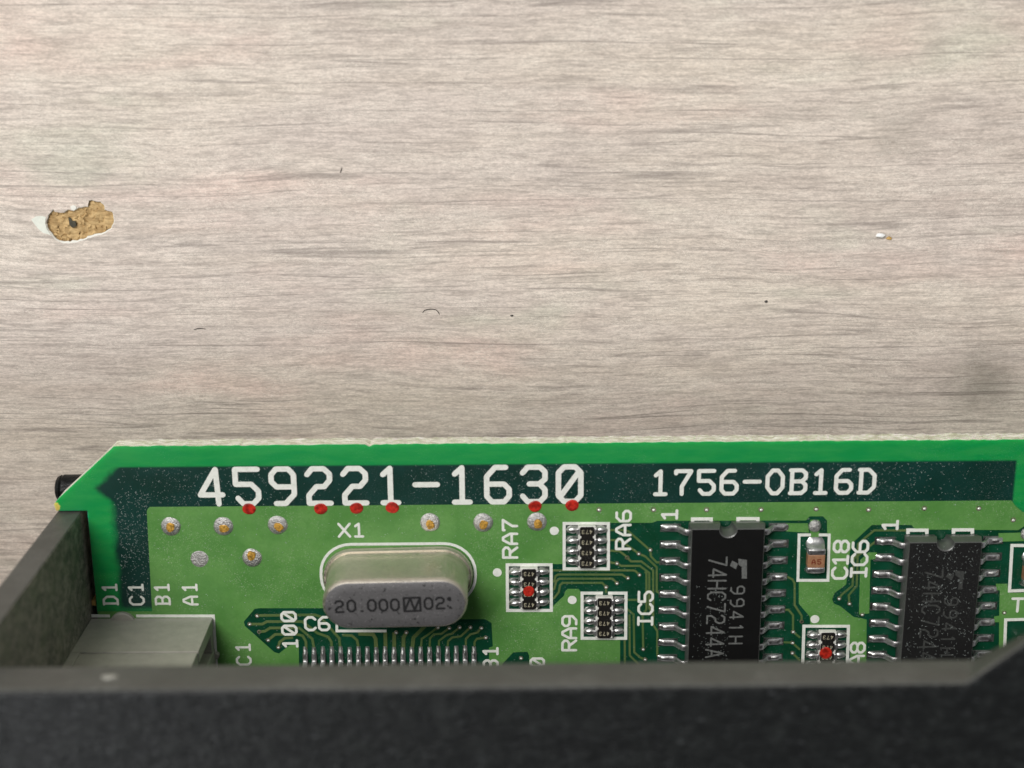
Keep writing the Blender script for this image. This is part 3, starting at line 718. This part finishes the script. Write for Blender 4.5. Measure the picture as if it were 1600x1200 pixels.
# the little part under the can's shoulder (only its edge shows)
p = B(566, 972); c6 = empty('chip_capacitor', (p.x, p.y, 0), 'dark little chip capacitor half hidden below the crystal can', 'capacitor', 'chip capacitors on the board')
mb = MB(); mb.box(p.x - 0.6, p.x + 0.6, p.y - 0.1, p.y + 0.9, 0.05, 0.45); bevel(part('ceramic_body', mb, 'epoxy', c6), 0.06)
for sx in (-1, 1):
    mb = MB(); a, b = sorted((p.x + sx * 0.6, p.x + sx * 1.0)); mb.box(a, b, p.y - 0.12, p.y + 0.92, 0.04, 0.47); bevel(part('terminal', mb, 'tin', c6), 0.08)

# ================================================================== gull-wing chips
def lead_mesh(name, path, wd, th, mat='tin'):
    """path: (x, z) centre line, x outwards from the body; rounded bar"""
    rings = []
    n = len(path)
    for i, (x, z) in enumerate(path):
        a = Vector(path[max(0, i - 1)]); b = Vector(path[min(n - 1, i + 1)]); d = (b - a).normalized(); nx, nz = -d.y, d.x
        r = []
        for (u, v) in ((-1, -.6), (-.8, -1), (.8, -1), (1, -.6), (1, .6), (.8, 1), (-.8, 1), (-1, .6)):
            r.append((x + nx * v * th / 2, u * wd / 2, z + nz * v * th / 2))
        rings.append(r)
    return MB().loft(rings).mesh(name, mat, 50)
def bez(p0, p1, n=5):
    """S-shaped joggle from p0 to p1"""
    return [(p0[0] + (p1[0] - p0[0]) * t, p0[1] + (p1[1] - p0[1]) * (3 * t * t - 2 * t ** 3)) for t in [i / n for i in range(n + 1)]]
LEAD = lead_mesh('lead', [(-0.1, 0.88)] + bez((0.12, 0.88), (0.80, 0.15), 8) + [(1.0, 0.125), (1.45, 0.12), (1.50, 0.115)], 0.44, 0.19)
mbF = MB()
mbF.loft([[(x, -0.23 * k, 0.0), (x, -0.20 * k, h * 0.6), (x, -0.1 * k, h), (x, 0.1 * k, h), (x, 0.20 * k, h * 0.6), (x, 0.23 * k, 0.0)] for x, h, k in ((1.02, 0.20, 1.05), (1.30, 0.235, 1.08), (1.5, 0.23, 1.1), (1.62, 0.16, 1.08), (1.75, 0.07, 1.0), (1.82, 0.045, 0.9))])
TOE = mbF.mesh('solder_toe', 'solder', 60)
mb = MB(); mb.box(0.45, 1.90, -0.30, 0.30, ZC, 0.034); PAD = mb.mesh('solder_pad', 'pad')
def sop(first_left, first_right, label, group, body_mat, mark_mat, logo_px, t1, t2, dusty_=False):
    a, b = B(*first_left, 0.15), B(*first_right, 0.15)
    cx = (a.x + b.x) / 2; y0 = (a.y + b.y) / 2; pitch = 1.27; n = 10
    t = empty('integrated_circuit', (cx, y0 - 4.5 * pitch, 0), label, 'chip', group)
    L, Wd = 12.75, 5.32; yn = y0 - 4.5 * pitch + L / 2; ys = yn - L
    def ol(inset, nr, z):
        pts = [(cx - Wd / 2 + inset, ys + inset), (cx + Wd / 2 - inset, ys + inset), (cx + Wd / 2 - inset, yn - inset)]
        for i in range(13):
            q = math.pi * i / 12; pts.append((cx + nr * math.cos(q), yn - inset - nr * 1.0 * math.sin(q)))
        pts.append((cx - Wd / 2 + inset, yn - inset))
        return [(x, y, z) for x, y in pts]
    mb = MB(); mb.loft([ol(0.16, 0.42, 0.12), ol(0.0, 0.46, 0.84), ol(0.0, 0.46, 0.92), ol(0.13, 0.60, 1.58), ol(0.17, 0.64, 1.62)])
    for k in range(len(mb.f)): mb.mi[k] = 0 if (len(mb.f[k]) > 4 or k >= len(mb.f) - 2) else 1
    part('body', mb, [body_mat, 'flank_sheen'], t, 25)
    base = wloc(t)
    for i in range(n):
        for sx in (-1, 1):
            loc = Vector((cx + sx * (Wd / 2 - 0.02), y0 - i * pitch, 0)) - base
            o = obj('lead', LEAD, t, loc, (0 if sx > 0 else math.pi) + random.uniform(-0.03, 0.03)); o.scale = (random.uniform(0.97, 1.03), random.uniform(0.94, 1.06), 1)
            f = obj('solder_toe', TOE, o); f.scale = (random.uniform(0.95, 1.04), random.uniform(0.92, 1.1), random.uniform(0.8, 1.25))
            if i < 9: obj('solder_pad', PAD, brd, Vector((cx + sx * (Wd / 2 - 0.02), y0 - i * pitch, 0)) - wloc(brd), 0 if sx > 0 else math.pi)
    zt = 1.624
    if logo_px:
        for q in logo_px: mb = MB(); mb.prism(PX(q, zt), zt - 0.01, zt + 0.004); part('maker_mark', mb, mark_mat, t)
    for s, pa, pb, gw, gh, st in (t1, t2):
        line_text('marking_character', t, mark_mat, s, B(*pa, zt), B(*pb, zt), gw, gh, st, -HP, zt, 0.003)
    return t
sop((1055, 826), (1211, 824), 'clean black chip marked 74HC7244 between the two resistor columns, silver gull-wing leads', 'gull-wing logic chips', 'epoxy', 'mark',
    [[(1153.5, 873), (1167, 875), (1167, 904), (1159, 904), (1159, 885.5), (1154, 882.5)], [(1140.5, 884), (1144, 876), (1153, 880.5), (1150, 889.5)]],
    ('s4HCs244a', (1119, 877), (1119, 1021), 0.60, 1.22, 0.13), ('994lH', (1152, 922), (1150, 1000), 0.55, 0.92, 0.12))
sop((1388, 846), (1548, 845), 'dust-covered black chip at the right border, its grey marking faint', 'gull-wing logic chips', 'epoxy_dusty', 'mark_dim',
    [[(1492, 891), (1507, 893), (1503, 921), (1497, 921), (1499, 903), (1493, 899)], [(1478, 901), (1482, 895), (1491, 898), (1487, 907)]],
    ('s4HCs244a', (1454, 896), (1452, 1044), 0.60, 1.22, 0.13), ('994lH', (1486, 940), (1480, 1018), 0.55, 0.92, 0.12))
# fine-pitch quad chip: only its north row of leads shows, the body lies under the housing
QL = lead_mesh('lead', [(-0.1, 1.30)] + bez((0.10, 1.30), (0.75, 0.13), 8) + [(0.95, 0.11), (1.30, 0.105)], 0.35, 0.16)
mbF = MB(); mbF.loft([[(x, -0.17 * k, 0.0), (x, -0.14 * k, h * 0.6), (x, -0.07 * k, h), (x, 0.07 * k, h), (x, 0.14 * k, h * 0.6), (x, 0.17 * k, 0.0)] for x, h, k in ((0.9, 0.19, 1), (1.12, 0.21, 1.05), (1.32, 0.20, 1.05), (1.5, 0.09, 1), (1.78, 0.05, 0.85))]); QT = mbF.mesh('solder_toe', 'solder', 60)
q0 = B(476.5, 1012); q1 = B(740.5, 1012); pit = (q1.x - q0.x) / 19
byn = q0.y - 1.72
qf = empty('quad_flat_chip', ((q0.x + q1.x) / 2, byn - 10, 0), 'wide black quad flat chip under the housing edge, one row of fine silver leads showing', 'chip')
qx = (q0.x + q1.x) / 2
mb = MB(); mb.loft([[(qx - 7 + i, byn - 20 + i, z), (qx + 7 - i, byn - 20 + i, z), (qx + 7 - i, byn - i, z), (qx - 7 + i, byn - i, z)] for i, z in ((0.2, 0.2), (0.0, 1.25), (0.0, 1.35), (0.22, 2.7))]); part('body', mb, 'epoxy', qf, 25)
for i in range(20):
    o = obj('lead', QL, qf, Vector((q0.x + pit * i, byn, 0)) - wloc(qf), HP)
    f = obj('solder_toe', QT, o); f.scale = (random.uniform(0.96, 1.04), 1, random.uniform(0.9, 1.2))

# ================================================================== resistor arrays
mbB = MB(); mbB.lathe([(0.46, 0.02), (0.45, 0.12), (0.38, 0.25), (0.25, 0.34), (0.10, 0.375), (0.01, 0.38)], 16, 0, 0, 1.0, 0.60, 0.06); BLOB = mbB.mesh('solder_fillet', 'solder', 70)
mb = MB(); mb.box(-0.62, 0.42, -0.29, 0.29, ZC, 0.034); RPAD = mb.mesh('solder_pad', 'pad')
def resistor_array(cx_px, cy_px, label, red=None):
    p = B(cx_px, cy_px); t = empty('resistor_array', (p.x, p.y, 0), label, 'resistor array', 'four-way resistor arrays on the board'); base = wloc(t)
    mb = MB(); mb.box(p.x - 0.62, p.x + 0.62, p.y - 1.6, p.y + 1.6, 0.06, 0.50); bevel(part('ceramic_body', mb, 'ceramic', t), 0.04)
    pts = []
    for k in range(4):
        y = p.y + 1.2 - 0.8 * k
        pts += [(p.x + 0.50, y + 0.27), (p.x + 0.50, y - 0.27), (p.x + 0.40, y - 0.33)] + ([(p.x + 0.40, y - 0.47)] if k < 3 else [])
    pts = [(p.x + 0.42, p.y + 1.56)] + pts + [(p.x + 0.40, p.y - 1.56)]
    pts = pts + [(2 * p.x - x, y) for x, y in pts[::-1]]
    mb = MB(); mb.prism(pts, 0.49, 0.56); bevel(part('glaze', mb, 'glass_black', t), 0.025)
    for k in range(4):
        y = p.y + 1.2 - 0.8 * k
        for sx in (-1, 1):
            mb = MB(); a, b = sorted((p.x + sx * 0.505, p.x + sx * 0.74)); mb.box(a, b, y - 0.24, y + 0.24, 0.04, 0.535)
            bevel(part('terminal', mb, 'tin', t), 0.07, 3)
            o = obj('solder_fillet', BLOB, t, Vector((p.x + sx * 0.98, y, 0)) - base, random.uniform(-0.15, 0.15) + (math.pi if sx > 0 else 0)); o.scale = (1, random.uniform(0.9, 1.05), random.uniform(0.9, 1.15))
            obj('solder_pad', RPAD, brd, Vector((p.x + sx * 0.98, y, 0)) - wloc(brd), math.pi if sx < 0 else 0)
        cs = [(p.x + dx, y) for dx in (0.27, 0.0, -0.27)]
        for ch, c in zip('473', cs): part('marking_character', text_mb(ch, [c], 0.15, 0.27, 0.042, math.pi, 0.555, 0.566), 'mark_buff', t)
    if red:
        r = B(red[0], red[1], 0.58); mb = MB(); q = red[2]
        mb.lathe([(q, 0.55), (q * 0.97, 0.585), (q * 0.75, 0.60), (q * 0.45, 0.588), (0.01, 0.582)], 20, r.x, r.y, 1, 1.05, 0.05); part('ink_dot', mb, 'red', t, 60)
resistor_array(916.5, 851, 'four-way resistor array beside the RA6 lettering, nearest the big white numbers')
resistor_array(826.5, 916, 'four-way resistor array beside the RA7 lettering, with a red dot, left of the other arrays', (826, 924, 0.40))
resistor_array(943.5, 961, 'four-way resistor array beside the RA9 lettering, left of the clean black chip')
resistor_array(1290, 1014, 'four-way resistor array with a red dot between the two black logic chips', (1290.5, 1020.5, 0.46))

# ================================================================== chip capacitors
def capacitor(cx_px, cy_px, label, L=1.85, W=1.26, txt=True):
    p = B(cx_px, cy_px); t = empty('chip_capacitor', (p.x, p.y, 0), label, 'capacitor', 'chip capacitors on the board'); h = 0.76
    mb = MB(); mb.box(p.x - W / 2 + 0.02, p.x + W / 2 - 0.02, p.y - L / 2 + 0.4, p.y + L / 2 - 0.45, 0.08, h - 0.02); bevel(part('ceramic_body', mb, 'cap', t), 0.07, 3)
    mb = MB(); mb.box(p.x - W / 2, p.x + W / 2, p.y + L / 2 - 0.5, p.y + L / 2, 0.06, h); bevel(part('terminal', mb, 'tin', t), 0.14, 4)
    mb = MB(); mb.box(p.x - W / 2, p.x + W / 2, p.y - L / 2, p.y - L / 2 + 0.46, 0.06, h); bevel(part('terminal', mb, 'tin', t), 0.14, 4)
    for sy, d in ((1, 0.62), (-1, 0.30)):
        ye = p.y + sy * L / 2; hw = W / 2 + 0.06
        mb = MB(); rings = []
        for (u, hh) in ((-0.12, 0.80), (0.0, 0.74), (0.12, 0.50), (0.3, 0.26), (0.55, 0.10), (1.0, 0.04)):
            y = ye + sy * u * d; k = 1 - 0.35 * max(0, u) ** 2
            rings.append([(p.x - hw * k, y, 0.0), (p.x - hw * k * 0.8, y, hh * 0.8), (p.x - hw * k * 0.3, y, hh), (p.x + hw * k * 0.3, y, hh), (p.x + hw * k * 0.8, y, hh * 0.8), (p.x + hw * k, y, 0.0)])
        mb.loft(rings); part('solder_fillet', mb, 'solder', t, 70)
    if txt:
        for ch, dx in (('A', -0.2), ('5', 0.2)): part('marking_character', text_mb(ch, [(p.x + dx, p.y - 0.04)], 0.22, 0.34, 0.07, 0, h - 0.03, h - 0.012), 'capink', t)
    return t
capacitor(1272.5, 870.5, 'brown chip capacitor with silver ends beside the C18 lettering')
capacitor(1609, 891, 'brown chip capacitor cut by the right border of the picture', txt=False)
p = B(1606, 1025); t = empty('chip_part', (p.x, p.y, 0), 'silver-ended chip part in the bottom right corner under the housing', 'chip part')
mb = MB(); mb.box(p.x - 0.95, p.x + 0.95, p.y - 1.6, p.y + 1.0, 0.05, 1.1); bevel(part('body', mb, 'epoxy', t), 0.1)
mb = MB(); mb.box(p.x - 1.0, p.x + 1.0, p.y + 0.6, p.y + 1.7, 0.05, 1.15); bevel(part('terminal', mb, 'tin', t), 0.18, 4)

# ================================================================== edge connector
a = B(139, 966); b = B(333, 966)
con = empty('edge_connector', ((a.x + b.x) / 2, a.y - 10, 0), 'dark grey plastic connector block on the board beside the D1 C1 B1 A1 lettering', 'connector')
yN = a.y; zg = 5.25
mb = MB(); mb.box(a.x, b.x, yN - 0.9, yN, 0.02, zg)
bevel(part('front_wall', mb, 'connector', con), 0.05)
g0 = B(126, 1022, zg).x
mb = MB(); mb.box(g0, b.x - 0.02, yN - 0.9, yN - 0.01, zg + 0.16, 9.5); bevel(part('front_panel', mb, 'connector', con), 0.04)
mb = MB(); mb.box(a.x, g0 - 0.02, yN - 0.9, yN - 0.004, zg + 0.02, 9.5); bevel(part('corner_post', mb, 'connector', con), 0.03)
mb = MB(); mb.box(a.x, b.x - 1.1, yN - 26, yN - 0.9, 0.02, 9.3); bevel(part('block', mb, 'connector', con), 0.1)
mb = MB(); mb.box(b.x - 1.1, b.x, yN - 26, yN - 2.4, 0.02, 9.4); bevel(part('end_rib', mb, 'connector', con), 0.1)
mb = MB(); mb.box(b.x - 1.1, b.x - 0.05, yN - 2.4, yN - 0.9, 0.02, 0.9); bevel(part('foot', mb, 'connector', con), 0.05)
p = B(193, 974); mb = MB(); mb.lathe([(0.95, 0.0), (0.95, 0.30), (0.88, 0.36), (0.01, 0.37)], 28, p.x, p.y); part('locating_boss', mb, 'connector', con, 40)
p = B(338, 1022); mb = MB(); mb.lathe([(0.26, 0.0), (0.26, 0.3), (0.2, 0.36), (0.01, 0.37)], 14, p.x, p.y); part('locating_pin', mb, 'connector', con, 40)

# ================================================================== housing
zb, zt = 19.0, 22.1
hy = B(800, 1073, zt).y
k1 = B(1508, 1069, zt); k2 = B(1602, 1004, zt); k3 = k1 + (k2 - k1) * 4.0
l1 = B(1520, 1028, zb); l2 = B(1600, 989, zb); l3 = l1 + (l2 - l1) * 4.2
wx0 = B(88, 802).x; wx1 = B(127, 800).x; wy = B(110, 801).y
hs = empty('module_housing', ((wx0 + wx1) / 2, wy - 10, DESKZ), 'black plastic module housing, its blurred panel crossing the bottom of the picture', 'housing')
hb = B(800, 1033.5, zb).y
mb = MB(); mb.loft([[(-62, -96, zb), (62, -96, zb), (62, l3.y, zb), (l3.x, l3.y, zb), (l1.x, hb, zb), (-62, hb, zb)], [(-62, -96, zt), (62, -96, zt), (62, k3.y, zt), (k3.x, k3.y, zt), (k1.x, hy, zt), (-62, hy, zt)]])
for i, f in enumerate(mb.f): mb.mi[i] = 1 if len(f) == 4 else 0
bevel(part('cover_panel', mb, ['housing', 'rim_sheen'], hs), 0.32, 4)
mb = MB(); mb.box(wx0, wx1, -96, wy, DESKZ, zb + 0.5); mb.mi[3] = 1; bevel(part('end_wall', mb, ['wall', 'rim_sheen'], hs), 0.10, 2)
q = B(170, 1056, 20.7); mb = MB(); mb.lathe([(0.50, -0.04), (0.42, 0.04), (0.2, 0.09), (0.02, 0.10)], 14, 0, 0, 1.0, 0.6, 0.15)
o = obj('burr', mb.mesh('burr', 'burr_light', 60), hs, Vector((q.x, (hy + hb) / 2 + 0.02, 20.6)) - wloc(hs)); o.rotation_euler = (math.radians(-90), 0, 0)
# round peg under the board's corner
pz = -4.6; yc = B(100, 763, pz).y; xl = B(90, 763, pz).x
mb = MB(); rings = []
for (dx, r) in ((0.0, 0.74), (0.10, 0.90), (0.30, 0.98), (0.40, 0.92), (0.52, 1.02), (6.0, 1.02)):
    rings.append([(xl + dx, yc + r * math.cos(2 * math.pi * i / 24), pz + r * math.sin(2 * math.pi * i / 24)) for i in range(24)])
mb.loft(rings); part('peg', mb, 'housing', hs, 35)
mb = MB(); mb.box(xl + 3.4, xl + 5.8, yc - 1.0, yc + 1.0, DESKZ, pz - 0.9); part('peg_foot', mb, 'housing', hs)

# ================================================================== dust
mb = MB()
def fleck(x, y, z, L, wd):
    a = random.uniform(0, math.pi); b = a + random.uniform(-0.9, 0.9)
    p0 = (x, y); p1 = (x + L * math.cos(a) / 2, y + L * math.sin(a) / 2); p2 = (p1[0] + L * math.cos(b) / 2, p1[1] + L * math.sin(b) / 2)
    mb.ribbon([p0, p1, p2], wd, z, z + 0.02)
x0, x1 = B(180, 730).x, B(1585, 720).x
y0, y1 = B(800, 727).y, B(800, 786).y
for _ in range(2400):
    x = random.uniform(x0, x1); f = (x - x0) / (x1 - x0)
    if math.sin(f * 17) * 0.5 + random.random() < 0.45: continue
    fleck(x, random.uniform(y1, y0), 0.004, random.uniform(0.03, 0.11), random.uniform(0.008, 0.016))
for _ in range(420):
    fleck(random.uniform(B(180, 790).x, B(232, 790).x), random.uniform(B(0, 935).y, B(0, 770).y), 0.004, random.uniform(0.03, 0.12), random.uniform(0.008, 0.016))
for _ in range(1500):
    fleck(random.uniform(B(245, 900).x, B(1560, 900).x), random.uniform(B(0, 1040).y, B(0, 795).y), ZP + 0.001, random.uniform(0.02, 0.09), random.uniform(0.010, 0.018))
zq = 1.622
for _ in range(380):
    fleck(random.uniform(B(1422, 900, zq).x, B(1525, 900, zq).x), random.uniform(B(1470, 1040, zq).y, B(1470, 852, zq).y), zq, random.uniform(0.03, 0.14), random.uniform(0.007, 0.014))
for _ in range(170):
    y = random.uniform(B(1130, 1040, zq).y, B(1130, 915, zq).y)
    fleck(random.uniform(B(1083, 980, zq).x, B(1140, 980, zq).x), y, zq, random.uniform(0.02, 0.07), random.uniform(0.010, 0.018))
o = obj('dust', mb.mesh('dust', 'fibre')); tag(o, 'pale dust flecks scattered over the board and chips', 'dust', kind='stuff')
